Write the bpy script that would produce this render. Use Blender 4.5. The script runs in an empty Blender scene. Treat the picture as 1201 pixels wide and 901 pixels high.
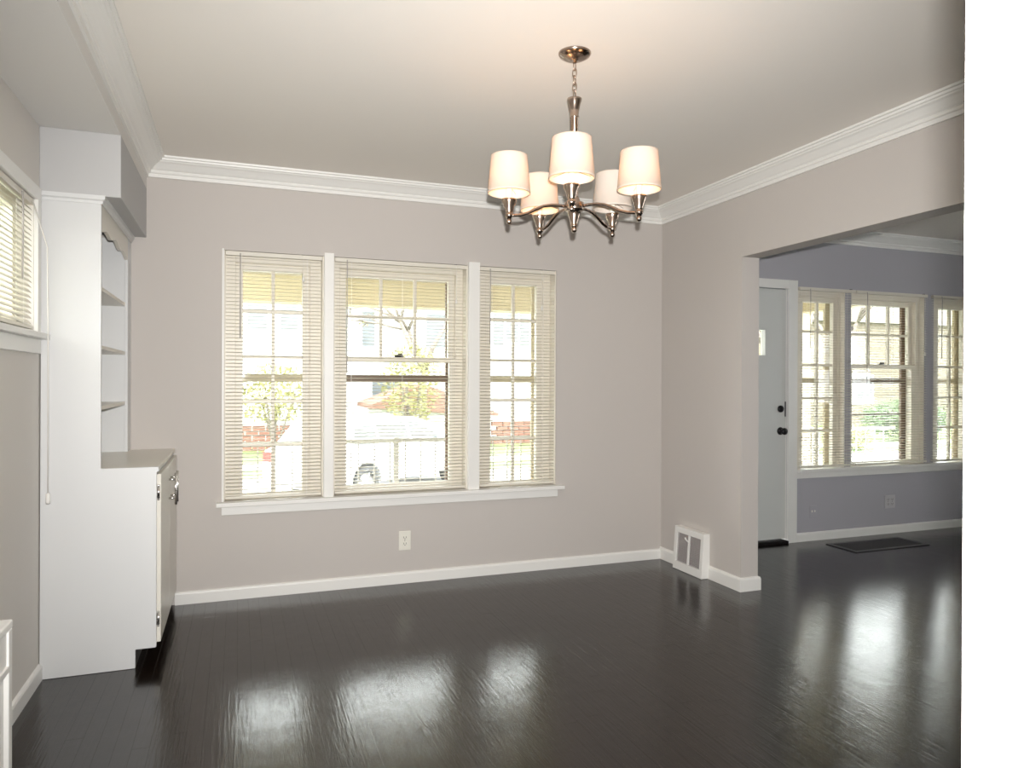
import bpy, bmesh, math, random
from mathutils import Vector, Matrix
R = math.radians
C = bpy.context.scene.collection
sc = bpy.context.scene
random.seed(7)

# ------------------------------------------------------------------ camera
CAM_H = 1.28
cam = bpy.data.cameras.new('camera'); cam_o = bpy.data.objects.new('camera', cam); C.objects.link(cam_o)
cam.sensor_width = 36.0; cam.lens = 847.3 / 1201 * 36.0; cam.clip_start = 0.01; cam.clip_end = 300
_a, _t, _r = R(20.7515), R(-0.1732), R(-0.2107)
fw = Vector((math.sin(_a) * math.cos(_t), math.cos(_a) * math.cos(_t), math.sin(_t)))
rt = Vector((math.cos(_a), -math.sin(_a), 0)); up = rt.cross(fw)
rt2 = rt * math.cos(_r) + up * (math.sin(_r)) * -1
up2 = rt2.cross(fw)
m = Matrix((rt2, up2, -fw)).transposed().to_4x4(); m.translation = (0, 0, CAM_H)
cam_o.matrix_world = m
sc.camera = cam_o

# ------------------------------------------------------------------ sky, flash, exposure
SKY = 14.0
w = bpy.data.worlds.new('overcast_sky'); sc.world = w; w.use_nodes = True
bg = w.node_tree.nodes['Background']; bg.inputs['Color'].default_value = (0.96, 0.98, 1.0, 1); bg.inputs['Strength'].default_value = SKY

FLASH = 640.0
fl = bpy.data.lights.new('camera_flash', 'SPOT'); fl.energy = FLASH; fl.spot_size = R(104); fl.spot_blend = 1.0
fl.shadow_soft_size = 0.012; fl.color = (1.0, 0.985, 0.965)
flo = bpy.data.objects.new('camera_flash', fl); C.objects.link(flo)
mf = m.copy(); mf.translation = Vector((0, 0, CAM_H)) + rt * 0.012 + Vector((0, 0, 0.07)); flo.matrix_world = mf
BULB = 33.0

vs = sc.view_settings
vs.view_transform = 'Standard'; vs.look = 'None'; vs.gamma = 1.0; vs.use_curve_mapping = False; vs.exposure = 0.0
sc.cycles.max_bounces = 10; sc.cycles.diffuse_bounces = 6; sc.cycles.transparent_max_bounces = 16
sc.cycles.caustics_reflective = False; sc.cycles.caustics_refractive = False
sc.cycles.sample_clamp_indirect = 6

# ------------------------------------------------------------------ materials
MATS = {}
def mat(name, col, rough=0.5, metal=0.0, spec=0.5, noise=None, bump=0.0, bscale=60, var=0.0, vscale=3.0, emit=None, estr=0.0, coat=0.0):
    M = bpy.data.materials.new(name); M.use_nodes = True
    nt = M.node_tree; b = nt.nodes['Principled BSDF']
    b.inputs['Base Color'].default_value = (*col, 1); b.inputs['Roughness'].default_value = rough
    b.inputs['Metallic'].default_value = metal; b.inputs['Specular IOR Level'].default_value = spec
    b.inputs['Coat Weight'].default_value = coat
    tc = nt.nodes.new('ShaderNodeNewGeometry')
    if var:
        n = nt.nodes.new('ShaderNodeTexNoise'); n.inputs['Scale'].default_value = vscale; n.inputs['Detail'].default_value = 4
        nt.links.new(tc.outputs['Position'], n.inputs['Vector'])
        mx = nt.nodes.new('ShaderNodeMix'); mx.data_type = 'RGBA'
        mx.inputs[6].default_value = (*[c * (1 - var) for c in col], 1); mx.inputs[7].default_value = (*[min(1, c * (1 + var)) for c in col], 1)
        nt.links.new(n.outputs['Fac'], mx.inputs[0]); nt.links.new(mx.outputs[2], b.inputs['Base Color'])
    if bump:
        n2 = nt.nodes.new('ShaderNodeTexNoise'); n2.inputs['Scale'].default_value = bscale; n2.inputs['Detail'].default_value = 3
        nt.links.new(tc.outputs['Position'], n2.inputs['Vector'])
        bp = nt.nodes.new('ShaderNodeBump'); bp.inputs['Strength'].default_value = bump; bp.inputs['Distance'].default_value = 0.002
        nt.links.new(n2.outputs['Fac'], bp.inputs['Height']); nt.links.new(bp.outputs['Normal'], b.inputs['Normal'])
    if emit:
        b.inputs['Emission Color'].default_value = (*emit, 1); b.inputs['Emission Strength'].default_value = estr
    MATS[name] = M
    return M

def glass_mat(name, tint=(1, 1, 1), refl=1.0):
    M = bpy.data.materials.new(name); M.use_nodes = True; nt = M.node_tree
    for n in list(nt.nodes):
        if n.type == 'BSDF_PRINCIPLED': nt.nodes.remove(n)
    out = [n for n in nt.nodes if n.type == 'OUTPUT_MATERIAL'][0]
    tr = nt.nodes.new('ShaderNodeBsdfTransparent'); tr.inputs['Color'].default_value = (*tint, 1)
    gl = nt.nodes.new('ShaderNodeBsdfGlossy'); gl.inputs['Roughness'].default_value = 0.02
    lw_ = nt.nodes.new('ShaderNodeLayerWeight'); lw_.inputs['Blend'].default_value = 0.5
    p5 = nt.nodes.new('ShaderNodeMath'); p5.operation = 'POWER'; p5.inputs[1].default_value = 5.0; nt.links.new(lw_.outputs['Facing'], p5.inputs[0])
    fr = nt.nodes.new('ShaderNodeMath'); fr.operation = 'MULTIPLY_ADD'; fr.inputs[1].default_value = 0.9; fr.inputs[2].default_value = 0.035; nt.links.new(p5.outputs[0], fr.inputs[0])
    mx = nt.nodes.new('ShaderNodeMixShader')
    nt.links.new(fr.outputs[0], mx.inputs[0]); nt.links.new(tr.outputs[0], mx.inputs[1]); nt.links.new(gl.outputs[0], mx.inputs[2])
    nt.links.new(mx.outputs[0], out.inputs['Surface'])
    MATS[name] = M
    return M

WALL = mat('wall_paint', (0.555, 0.518, 0.488), 0.85, spec=0.2, bump=0.12, bscale=220, var=0.012, vscale=1.5)
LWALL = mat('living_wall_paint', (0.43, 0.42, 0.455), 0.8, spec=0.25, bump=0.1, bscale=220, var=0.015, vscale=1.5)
WALL_LIT = mat('wall_paint_lit', (0.68, 0.65, 0.61), 0.85, spec=0.2, bump=0.1, bscale=220, var=0.012)  # same paint as the dining wall, lightened in place of missing light
CEIL = mat('ceiling_paint', (0.86, 0.82, 0.765), 0.9, spec=0.15, bump=0.12, bscale=160, var=0.012, vscale=1.2)
SOFF = mat('soffit_paint', (0.50, 0.497, 0.497), 0.85, spec=0.2, bump=0.1, bscale=220)
TRIM = mat('white_trim_paint', (0.82, 0.81, 0.78), 0.38, spec=0.4, bump=0.05, bscale=90, var=0.01)
CAB = mat('white_cabinet_paint', (0.655, 0.66, 0.66), 0.42, spec=0.4, bump=0.06, bscale=70, var=0.012)
CABW = mat('cream_counter_paint', (0.72, 0.69, 0.62), 0.3, spec=0.45, bump=0.05, bscale=70, var=0.02)
DOORP = mat('front_door_paint', (0.62, 0.63, 0.61), 0.4, spec=0.4, bump=0.04, bscale=60)
JAMB = mat('white_gloss_jamb_paint', (0.88, 0.87, 0.86), 0.3, spec=0.4)
SLAT = mat('blind_vinyl', (0.71, 0.675, 0.595), 0.4, spec=0.4)
CORD = mat('white_cord', (0.8, 0.78, 0.74), 0.8)
WAND = mat('clear_wand_plastic', (0.45, 0.42, 0.40), 0.25)
SASHM = mat('sash_white_paint', (0.76, 0.715, 0.63), 0.4, var=0.01)
BRONZE = mat('brown_storm_frame', (0.20, 0.13, 0.09), 0.45)
CREAMX = mat('cream_exterior_paint', (0.62, 0.535, 0.39), 0.6, var=0.03, vscale=8)
GLASS = glass_mat('window_glass', (0.97, 0.98, 0.97))
PLATE = mat('ivory_plastic', (0.80, 0.78, 0.70), 0.35)
SLOT = mat('dark_slot', (0.10, 0.09, 0.07), 0.6)
DARK = mat('dark_void', (0.02, 0.018, 0.018), 0.8)
GRILLE = mat('grey_grille_metal', (0.40, 0.37, 0.36), 0.5)
VENTB = mat('black_floor_grille', (0.026, 0.024, 0.024), 0.35)
BLACKM = mat('aged_black_metal', (0.03, 0.028, 0.03), 0.3, metal=0.6)
CHROME = mat('chrome', (0.72, 0.70, 0.68), 0.22, metal=1.0)
def brushed():
    M = mat('brushed_nickel', (0.44, 0.345, 0.285), 0.22, metal=1.0)
    nt = M.node_tree; b = nt.nodes['Principled BSDF']
    tc = nt.nodes.new('ShaderNodeTexCoord'); mp = nt.nodes.new('ShaderNodeMapping'); mp.inputs['Scale'].default_value = (30, 30, 600)
    n = nt.nodes.new('ShaderNodeTexNoise'); n.inputs['Scale'].default_value = 2
    bp = nt.nodes.new('ShaderNodeBump'); bp.inputs['Strength'].default_value = 0.15; bp.inputs['Distance'].default_value = 0.0005
    nt.links.new(tc.outputs['Object'], mp.inputs[0]); nt.links.new(mp.outputs[0], n.inputs['Vector'])
    nt.links.new(n.outputs['Fac'], bp.inputs['Height']); nt.links.new(bp.outputs['Normal'], b.inputs['Normal'])
    return M
NICKEL = brushed()
CANDLE = mat('candle_sleeve', (0.85, 0.80, 0.68), 0.5)
BULBON = mat('lit_bulb', (1, 0.9, 0.75), 0.3, emit=(1.0, 0.58, 0.28), estr=BULB)
BULBOFF = mat('unlit_bulb', (0.85, 0.84, 0.82), 0.2)
def shade_mat():
    M = bpy.data.materials.new('shade_linen'); M.use_nodes = True; nt = M.node_tree
    b = nt.nodes['Principled BSDF']; out = [n for n in nt.nodes if n.type == 'OUTPUT_MATERIAL'][0]
    b.inputs['Base Color'].default_value = (0.80, 0.73, 0.66, 1); b.inputs['Roughness'].default_value = 0.9
    tl = nt.nodes.new('ShaderNodeBsdfTranslucent'); tl.inputs['Color'].default_value = (0.66, 0.56, 0.44, 1)
    mx = nt.nodes.new('ShaderNodeMixShader'); mx.inputs[0].default_value = 0.42
    tc = nt.nodes.new('ShaderNodeTexCoord'); n = nt.nodes.new('ShaderNodeTexNoise'); n.inputs['Scale'].default_value = 400
    bp = nt.nodes.new('ShaderNodeBump'); bp.inputs['Strength'].default_value = 0.2; bp.inputs['Distance'].default_value = 0.001
    nt.links.new(tc.outputs['Object'], n.inputs['Vector']); nt.links.new(n.outputs['Fac'], bp.inputs['Height'])
    nt.links.new(bp.outputs['Normal'], b.inputs['Normal'])
    nt.links.new(b.outputs[0], mx.inputs[1]); nt.links.new(tl.outputs[0], mx.inputs[2]); nt.links.new(mx.outputs[0], out.inputs['Surface'])
    return M
SHADE = shade_mat()
def floor_mat(name, island):
    M = bpy.data.materials.new(name); M.use_nodes = True; nt = M.node_tree; L = nt.links
    b = nt.nodes['Principled BSDF']
    g = nt.nodes.new('ShaderNodeNewGeometry')
    if island: rnd = g.outputs['Random Per Island']
    else:
        oi = nt.nodes.new('ShaderNodeObjectInfo'); rnd = oi.outputs['Random']
    mp = nt.nodes.new('ShaderNodeMapping'); mp.inputs['Scale'].default_value = (1, 0.06, 1); L.new(g.outputs['Position'], mp.inputs[0])
    cmb = nt.nodes.new('ShaderNodeVectorMath'); cmb.operation = 'ADD'
    mul = nt.nodes.new('ShaderNodeMath'); mul.operation = 'MULTIPLY'; mul.inputs[1].default_value = 40; L.new(rnd, mul.inputs[0])
    L.new(mp.outputs[0], cmb.inputs[0]); L.new(mul.outputs[0], cmb.inputs[1])
    gr = nt.nodes.new('ShaderNodeTexNoise'); gr.inputs['Scale'].default_value = 90; gr.inputs['Detail'].default_value = 6; L.new(cmb.outputs[0], gr.inputs['Vector'])
    tone = nt.nodes.new('ShaderNodeMix'); tone.data_type = 'RGBA'
    tone.inputs[6].default_value = (0.0050, 0.0030, 0.0020, 1); tone.inputs[7].default_value = (0.0120, 0.0074, 0.0050, 1)
    add = nt.nodes.new('ShaderNodeMath'); add.operation = 'MULTIPLY_ADD'; add.inputs[1].default_value = 0.45; add.inputs[2].default_value = -0.02
    L.new(rnd, add.inputs[0])
    add2 = nt.nodes.new('ShaderNodeMath'); add2.operation = 'MULTIPLY_ADD'; add2.inputs[1].default_value = 0.6; L.new(gr.outputs['Fac'], add2.inputs[0]); L.new(add.outputs[0], add2.inputs[2])
    L.new(add2.outputs[0], tone.inputs[0]); L.new(tone.outputs[2], b.inputs['Base Color'])
    b.inputs['Specular IOR Level'].default_value = 0.65
    rg = nt.nodes.new('ShaderNodeMath'); rg.operation = 'MULTIPLY_ADD'; rg.inputs[1].default_value = 0.10; rg.inputs[2].default_value = 0.12
    L.new(gr.outputs['Fac'], rg.inputs[0]); L.new(rg.outputs[0], b.inputs['Roughness'])
    wv = nt.nodes.new('ShaderNodeTexNoise'); wv.inputs['Scale'].default_value = 9; wv.inputs['Detail'].default_value = 2; L.new(g.outputs['Position'], wv.inputs['Vector'])
    b1 = nt.nodes.new('ShaderNodeBump'); b1.inputs['Strength'].default_value = 0.18; b1.inputs['Distance'].default_value = 0.004; L.new(wv.outputs['Fac'], b1.inputs['Height'])
    b2 = nt.nodes.new('ShaderNodeBump'); b2.inputs['Strength'].default_value = 0.6; b2.inputs['Distance'].default_value = 0.0016
    L.new(gr.outputs['Fac'], b2.inputs['Height']); L.new(b1.outputs['Normal'], b2.inputs['Normal']); L.new(b2.outputs['Normal'], b.inputs['Normal'])
    return M
PLANK = floor_mat('espresso_stained_oak', False)
PLANKS = floor_mat('espresso_stained_oak_far', True)

# ------------------------------------------------------------------ mesh helpers
class MB:
    def __init__(s): s.v = []; s.f = []; s.sm = []
    def add(s, vs, fs, smooth=False):
        n = len(s.v); s.v += [tuple(v) for v in vs]; s.f += [tuple(i + n for i in f) for f in fs]; s.sm += [smooth] * len(fs); return s
    def box(s, x0, x1, y0, y1, z0, z1):
        x0, x1 = sorted((x0, x1)); y0, y1 = sorted((y0, y1)); z0, z1 = sorted((z0, z1))
        return s.add([(x0, y0, z0), (x1, y0, z0), (x1, y1, z0), (x0, y1, z0), (x0, y0, z1), (x1, y0, z1), (x1, y1, z1), (x0, y1, z1)],
                     [(0, 3, 2, 1), (4, 5, 6, 7), (0, 1, 5, 4), (1, 2, 6, 5), (2, 3, 7, 6), (3, 0, 4, 7)])
    def prism(s, poly, axis, a, b):
        """extrude a 2D polygon along an axis: 0 -> poly is (y,z), 1 -> (x,z), 2 -> (x,y)"""
        def P(p, t): return (t, p[0], p[1]) if axis == 0 else (p[0], t, p[1]) if axis == 1 else (p[0], p[1], t)
        n = len(poly)
        return s.add([P(p, a) for p in poly] + [P(p, b) for p in poly],
                     [tuple(range(n - 1, -1, -1)), tuple(range(n, 2 * n))] + [(i, (i + 1) % n, n + (i + 1) % n, n + i) for i in range(n)])
    def lathe(s, prof, c=(0, 0, 0), n=24, smooth=True, cap=True):
        vs, fs = [], []
        for r, z in prof:
            for k in range(n):
                a = 2 * math.pi * k / n; vs.append((c[0] + r * math.cos(a), c[1] + r * math.sin(a), c[2] + z))
        for i in range(len(prof) - 1):
            for k in range(n):
                k2 = (k + 1) % n; fs.append((i * n + k, i * n + k2, (i + 1) * n + k2, (i + 1) * n + k))
        if cap:
            fs.append(tuple(range(n - 1, -1, -1))); fs.append(tuple((len(prof) - 1) * n + k for k in range(n)))
        return s.add(vs, fs, smooth)
    def tube(s, pts, r, n=8, closed=False, flat=1.0):
        pts = [Vector(p) for p in pts]; vs, fs = [], []; N = len(pts)
        rr = r if isinstance(r, (list, tuple)) else [r] * N
        prev = None
        for i, p in enumerate(pts):
            t = (pts[(i + 1) % N] - pts[i - 1]) if closed else (pts[min(i + 1, N - 1)] - pts[max(i - 1, 0)])
            t.normalize()
            if prev is None:
                u = t.orthogonal().normalized()
                if abs(t.z) < 0.95: u = Vector((0, 0, 1)).cross(t).normalized()
            else: u = (prev - t * prev.dot(t)).normalized()
            prev = u; w_ = t.cross(u)
            for k in range(n):
                a = 2 * math.pi * k / n; vs.append(p + u * (rr[i] * math.cos(a)) + w_ * (rr[i] * flat * math.sin(a)))
        for i in range(N if closed else N - 1):
            for k in range(n):
                i2 = (i + 1) % N; k2 = (k + 1) % n; fs.append((i * n + k, i * n + k2, i2 * n + k2, i2 * n + k))
        if not closed: fs.append(tuple(range(n - 1, -1, -1))); fs.append(tuple((N - 1) * n + k for k in range(n)))
        return s.add(vs, fs, True)
    def sphere(s, c, r, n=12, k=8, sq=1.0):
        return s.lathe([(max(1e-4, r * math.sin(math.pi * i / k)), -r * sq * math.cos(math.pi * i / k)) for i in range(k + 1)], c, n)
    def mesh(s, name):
        me = bpy.data.meshes.new(name); me.from_pydata(s.v, [], s.f)
        me.polygons.foreach_set('use_smooth', s.sm)
        bm = bmesh.new(); bm.from_mesh(me); bmesh.ops.recalc_face_normals(bm, faces=bm.faces); bm.to_mesh(me); bm.free()
        return me
    def build(s, name, material, parent=None, bevel=0.0, seg=2):
        me = s.mesh(name); me.materials.append(material)
        o = bpy.data.objects.new(name, me); C.objects.link(o)
        if bevel:
            b = o.modifiers.new('bevel', 'BEVEL'); b.width = bevel; b.segments = seg; b.limit_method = 'ANGLE'; b.angle_limit = R(40)
            b.harden_normals = False
        if parent: adopt(o, parent)
        return o
BASE = {}
def adopt(o, parent):
    o.parent = parent
    L0 = BASE.get(parent.name)
    if L0 is not None: o.matrix_parent_inverse = Matrix.Translation(-Vector(L0))
def tag(o, label=None, cat=None, group=None, kind=None):
    if label: o['label'] = label
    if cat: o['category'] = cat
    if group: o['group'] = group
    if kind: o['kind'] = kind
    return o
def root(name, loc, label, cat, group=None, kind=None, world=True):
    o = bpy.data.objects.new(name, None); C.objects.link(o); o.empty_display_size = 0.1
    o.location = loc
    if world: BASE[o.name] = tuple(loc)
    return tag(o, label, cat, group, kind)
def box(name, material, parent, *b, bevel=0.0): return MB().box(*b).build(name, material, parent, bevel)
def holed_wall(mb, u0, u1, z0, z1, holes, put):
    """wall with rectangular holes: strips between hole columns; put(ua,ub,za,zb) adds a box"""
    us = sorted({u0, u1, *[h[0] for h in holes], *[h[1] for h in holes]})
    for a, b in zip(us, us[1:]):
        zs = [(z0, z1)]
        for h in holes:
            if h[0] <= a + 1e-6 and h[1] >= b - 1e-6:
                nz = []
                for p, q in zs:
                    if h[2] > p: nz.append((p, min(q, h[2])))
                    if h[3] < q: nz.append((max(p, h[3]), q))
                zs = nz
        for p, q in zs:
            if q - p > 1e-4: put(a, b, p, q)

# ------------------------------------------------------------------ dimensions
D, LY, EXT = 4.53, 4.62, 4.80          # back wall, living-room front wall, facade
XR, XR2 = 2.88, 3.008                  # dividing wall
XL = -0.793; XH = -0.485               # alcove left wall, header plane
YC = 3.586                             # cabinet side
CZ, AZ, HZ = 2.53, 2.36, 2.05          # ceiling, alcove ceiling, opening header
YJ = 3.636                             # opening edge
NEAR = 0.25; XE = 7.3

WIN = [  # opening x0,x1, glass x0,x1
    (-0.082, 0.488, 0.026, 0.371), (0.543, 1.406, 0.638, 1.309), (1.479, 2.041, 1.603, 1.938)]
LWIN = [(4.205, 4.70, 4.312, 4.632), (4.76, 5.60, 4.826, 5.500), (5.70, 6.26, 5.835, 6.150)]
WZ0, WZ1, GZ0, GZ1 = 0.575, 2.043, 0.600, 1.945
DOORX = (3.18, 4.10, 2.03)
LW = (2.30, 3.50, 1.475, 2.03)          # left-wall window y0,y1,z0,z1

# ------------------------------------------------------------------ structure
def struct(o, label, cat): return tag(o, label, cat, kind='structure')
b = MB(); holed_wall(b, -1.0, XR, -0.1, CZ, [(q[0], q[1], WZ0, WZ1) for q in WIN], lambda a, c, p, q: b.box(a, c, D, EXT, p, q))
struct(b.build('wall_back', WALL), 'pale warm grey dining room wall around the triple window', 'wall')
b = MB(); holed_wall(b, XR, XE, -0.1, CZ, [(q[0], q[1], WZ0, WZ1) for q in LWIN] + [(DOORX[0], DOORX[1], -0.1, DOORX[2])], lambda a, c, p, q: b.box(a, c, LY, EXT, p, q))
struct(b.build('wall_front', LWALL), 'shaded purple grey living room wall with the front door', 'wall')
b = MB(); b.box(XR, XR2, YJ, D, 0, CZ).box(XR, XR2, NEAR, YJ, HZ, CZ).box(XR, XR2, NEAR, 0.85, 0, HZ)
struct(b.build('wall_right', WALL), 'grey dividing wall with the wide opening to the living room', 'wall')
b = MB(); holed_wall(b, NEAR, D, -0.1, CZ, [LW], lambda a, c, p, q: b.box(-0.93, XL, a, c, p, q))
struct(b.build('wall_left', WALL_LIT), 'grey alcove wall with the short high window', 'wall')
b = MB().box(-0.93, -0.60, 0.10, NEAR, 0, CZ).box(0.329, XE, 0.10, NEAR, 0, CZ).box(-0.60, 0.329, 0.10, NEAR, 2.1, CZ)
struct(b.build('wall_near', JAMB), 'bright white door jamb at the edge of the picture', 'wall')
b = MB(); holed_wall(b, 0.1, EXT, 0, CZ, [(1.6, 2.6, 0.95, 2.0)], lambda a, c, p, q: b.box(XE, XE + 0.15, a, c, p, q))  # opening for the added daylight window
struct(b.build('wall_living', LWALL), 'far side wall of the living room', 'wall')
b = MB().box(-2.2, -2.1, -2.6, 0.10, 0, CZ).box(2.1, 2.2, -2.6, 0.10, 0, CZ).box(-2.2, 2.2, -2.7, -2.6, 0, CZ).box(-2.1, -0.93, 0.10, 0.2, 0, CZ)
struct(b.build('wall_kitchen', WALL_LIT), 'plain walls of the room behind the camera', 'wall')
struct(MB().box(-2.2, XE + 0.15, -2.7, EXT, CZ, CZ + 0.12).build('ceiling', CEIL), 'flat off white ceiling lit warmly above the chandelier', 'ceiling')
struct(MB().box(XL, XH, NEAR, D, AZ, CZ).build('ceiling_alcove', mat('alcove_ceiling_paint', (0.72, 0.705, 0.68), 0.9, spec=0.15, bump=0.1, bscale=160)), 'lowered grey ceiling over the window alcove', 'ceiling')
struct(MB().box(XL, XH, YC, D, 2.083, AZ).build('soffit', SOFF, bevel=0.003), 'boxed grey soffit above the built-in bookcase', 'soffit')

# floor: slab + planks
floor = struct(MB().box(-2.2, XE, -2.7, EXT, -0.14, -0.019).build('floor', DARK), 'glossy espresso strip wood floor', 'floor')
PW = 0.0571
def plank_mb(x0, y0, w_, l_, tz=0.0):
    g = 0.00004; c = 0.00030; a0, a1, b0, b1 = x0 + g, x0 + w_ - g, y0 + g, y0 + l_ - g
    vs = [(a0, b0, -0.018), (a1, b0, -0.018), (a1, b1, -0.018), (a0, b1, -0.018),
          (a0, b0, -c), (a1, b0, -c), (a1, b1, -c), (a0, b1, -c),
          (a0 + c, b0 + c, 0), (a1 - c, b0 + c, 0), (a1 - c, b1 - c, 0), (a0 + c, b1 - c, 0)]
    fs = [(0, 3, 2, 1)] + [(i, (i + 1) % 4, 4 + (i + 1) % 4, 4 + i) for i in range(4)] + [(4 + i, 4 + (i + 1) % 4, 8 + (i + 1) % 4, 8 + i) for i in range(4)] + [(8, 9, 10, 11)]
    return vs, fs
def px_area(x, y, l_):
    d = Vector((x, y, -CAM_H)); z = d.dot(fw)
    if z < 0.8: return -1
    u = 847 * d.dot(rt) / z; v = -847 * d.dot(up) / z
    if abs(u) > 700 or abs(v) > 560: return -1
    return PW * l_ * CAM_H / z ** 3
planks = []
x = -0.80; row = 0
while x < XE - PW:
    y = NEAR - random.random() * 1.4
    if y < 0.1: y = 0.1 - random.random() * 0.2
    yend = (LY if x > XR2 else D)
    first = True
    while y < yend - 0.01:
        l_ = random.uniform(0.5, 1.2) if first else random.uniform(0.9, 2.1)
        first = False
        if y + l_ > yend - 0.25: l_ = yend - y
        a = max(px_area(x, y + f * l_, l_) for f in (0.15, 0.5, 0.85))
        planks.append((a, x, y, l_)); y += l_
    x += PW; row += 1
planks.sort(reverse=True)
unit = None
rest = MB()
for i, (a, x, y, l_) in enumerate(planks):
    if i < 298 and a > 0:
        if unit is None:
            bb = MB(); bb.add(*plank_mb(0, 0, PW, 1.0)); unit = bb.mesh('plank'); unit.materials.append(PLANK)
        o = bpy.data.objects.new('plank', unit); C.objects.link(o); o.parent = floor
        o.location = (x, y, random.uniform(-0.00005, 0.00005)); o.scale = (1, l_, 1); o.rotation_euler = (random.uniform(-1, 1) * 0.0001, random.uniform(-1, 1) * 0.0025, 0)
    else: rest.add(*plank_mb(x, y, PW, l_))
o = rest.build('planking', PLANKS, floor); o['kind'] = 'stuff'
o = MB().box(-2.1, 2.1, -2.6, -0.15, -0.018, 0).build('kitchen_floor', DARK); struct(o, 'dark floor of the room behind the camera', 'floor')

# crown moulding: profile (out from wall, down from ceiling)
CR = [(0, 0.105), (0.012, 0.105), (0.014, 0.086), (0.022, 0.083), (0.026, 0.074), (0.024, 0.068), (0.034, 0.062), (0.046, 0.050), (0.062, 0.036),
      (0.074, 0.030), (0.078, 0.024), (0.086, 0.022), (0.088, 0.012), (0.098, 0.010), (0.100, 0.0), (0, 0)]
def sweep_crown(name, path, label, zc=CZ, mt=TRIM, prof=CR, flip=False):
    """path: 2D points; profile sticks out to the left side of travel; mitred corners"""
    n = len(prof); vs, fs = [], []
    P = [Vector(p) for p in path]
    for i, p in enumerate(P):
        d1 = (P[i] - P[i - 1]).normalized() if i else (P[1] - P[0]).normalized()
        d2 = (P[i + 1] - P[i]).normalized() if i < len(P) - 1 else d1
        n1 = Vector((-d1.y, d1.x)); n2 = Vector((-d2.y, d2.x)); mm = n1 + n2; mm = mm / (mm.dot(n1)) if mm.length > 1e-6 else n1
        for o_, dn in prof: vs.append((p.x + mm.x * o_, p.y + mm.y * o_, zc - dn))
    for i in range(len(P) - 1):
        for k in range(n): k2 = (k + 1) % n; fs.append((i * n + k, i * n + k2, (i + 1) * n + k2, (i + 1) * n + k))
    fs += [tuple(range(n)), tuple((len(P) - 1) * n + k for k in range(n - 1, -1, -1))]
    o = MB().add(vs, fs).build(name, mt); return struct(o, label, 'moulding')
sweep_crown('trim_1', [(XR, NEAR), (XR, D), (XH, D), (XH, NEAR)], 'white stepped crown moulding around the dining room ceiling')
sweep_crown('trim_2', [(XE, LY), (XR2, LY), (XR2, NEAR)], 'shaded crown moulding of the living room')
BBP = [(0, 0), (0.014, 0), (0.014, -0.058), (0.010, -0.068), (0, -0.072)]
def bb(name, path, label, h=0.072):
    pr = [(a, c * h / 0.072) for a, c in BBP]
    return sweep_crown(name, path, label, 0.0, TRIM, pr)
bb('baseboard_back', [(XR - 0.014, D), (-0.335, D)], 'white baseboard below the triple window')
bb('baseboard_right', [(XR2, 4.3), (XR2, YJ), (XR, YJ), (XR, D)], 'white baseboard wrapping the end of the dividing wall', 0.085)
bb('baseboard_front', [(XE, LY), (4.195, LY)], 'white baseboard under the living room windows', 0.07)
bb('baseboard_left', [(XL, YC), (XL, NEAR)], 'white baseboard on the alcove wall', 0.07)

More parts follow.
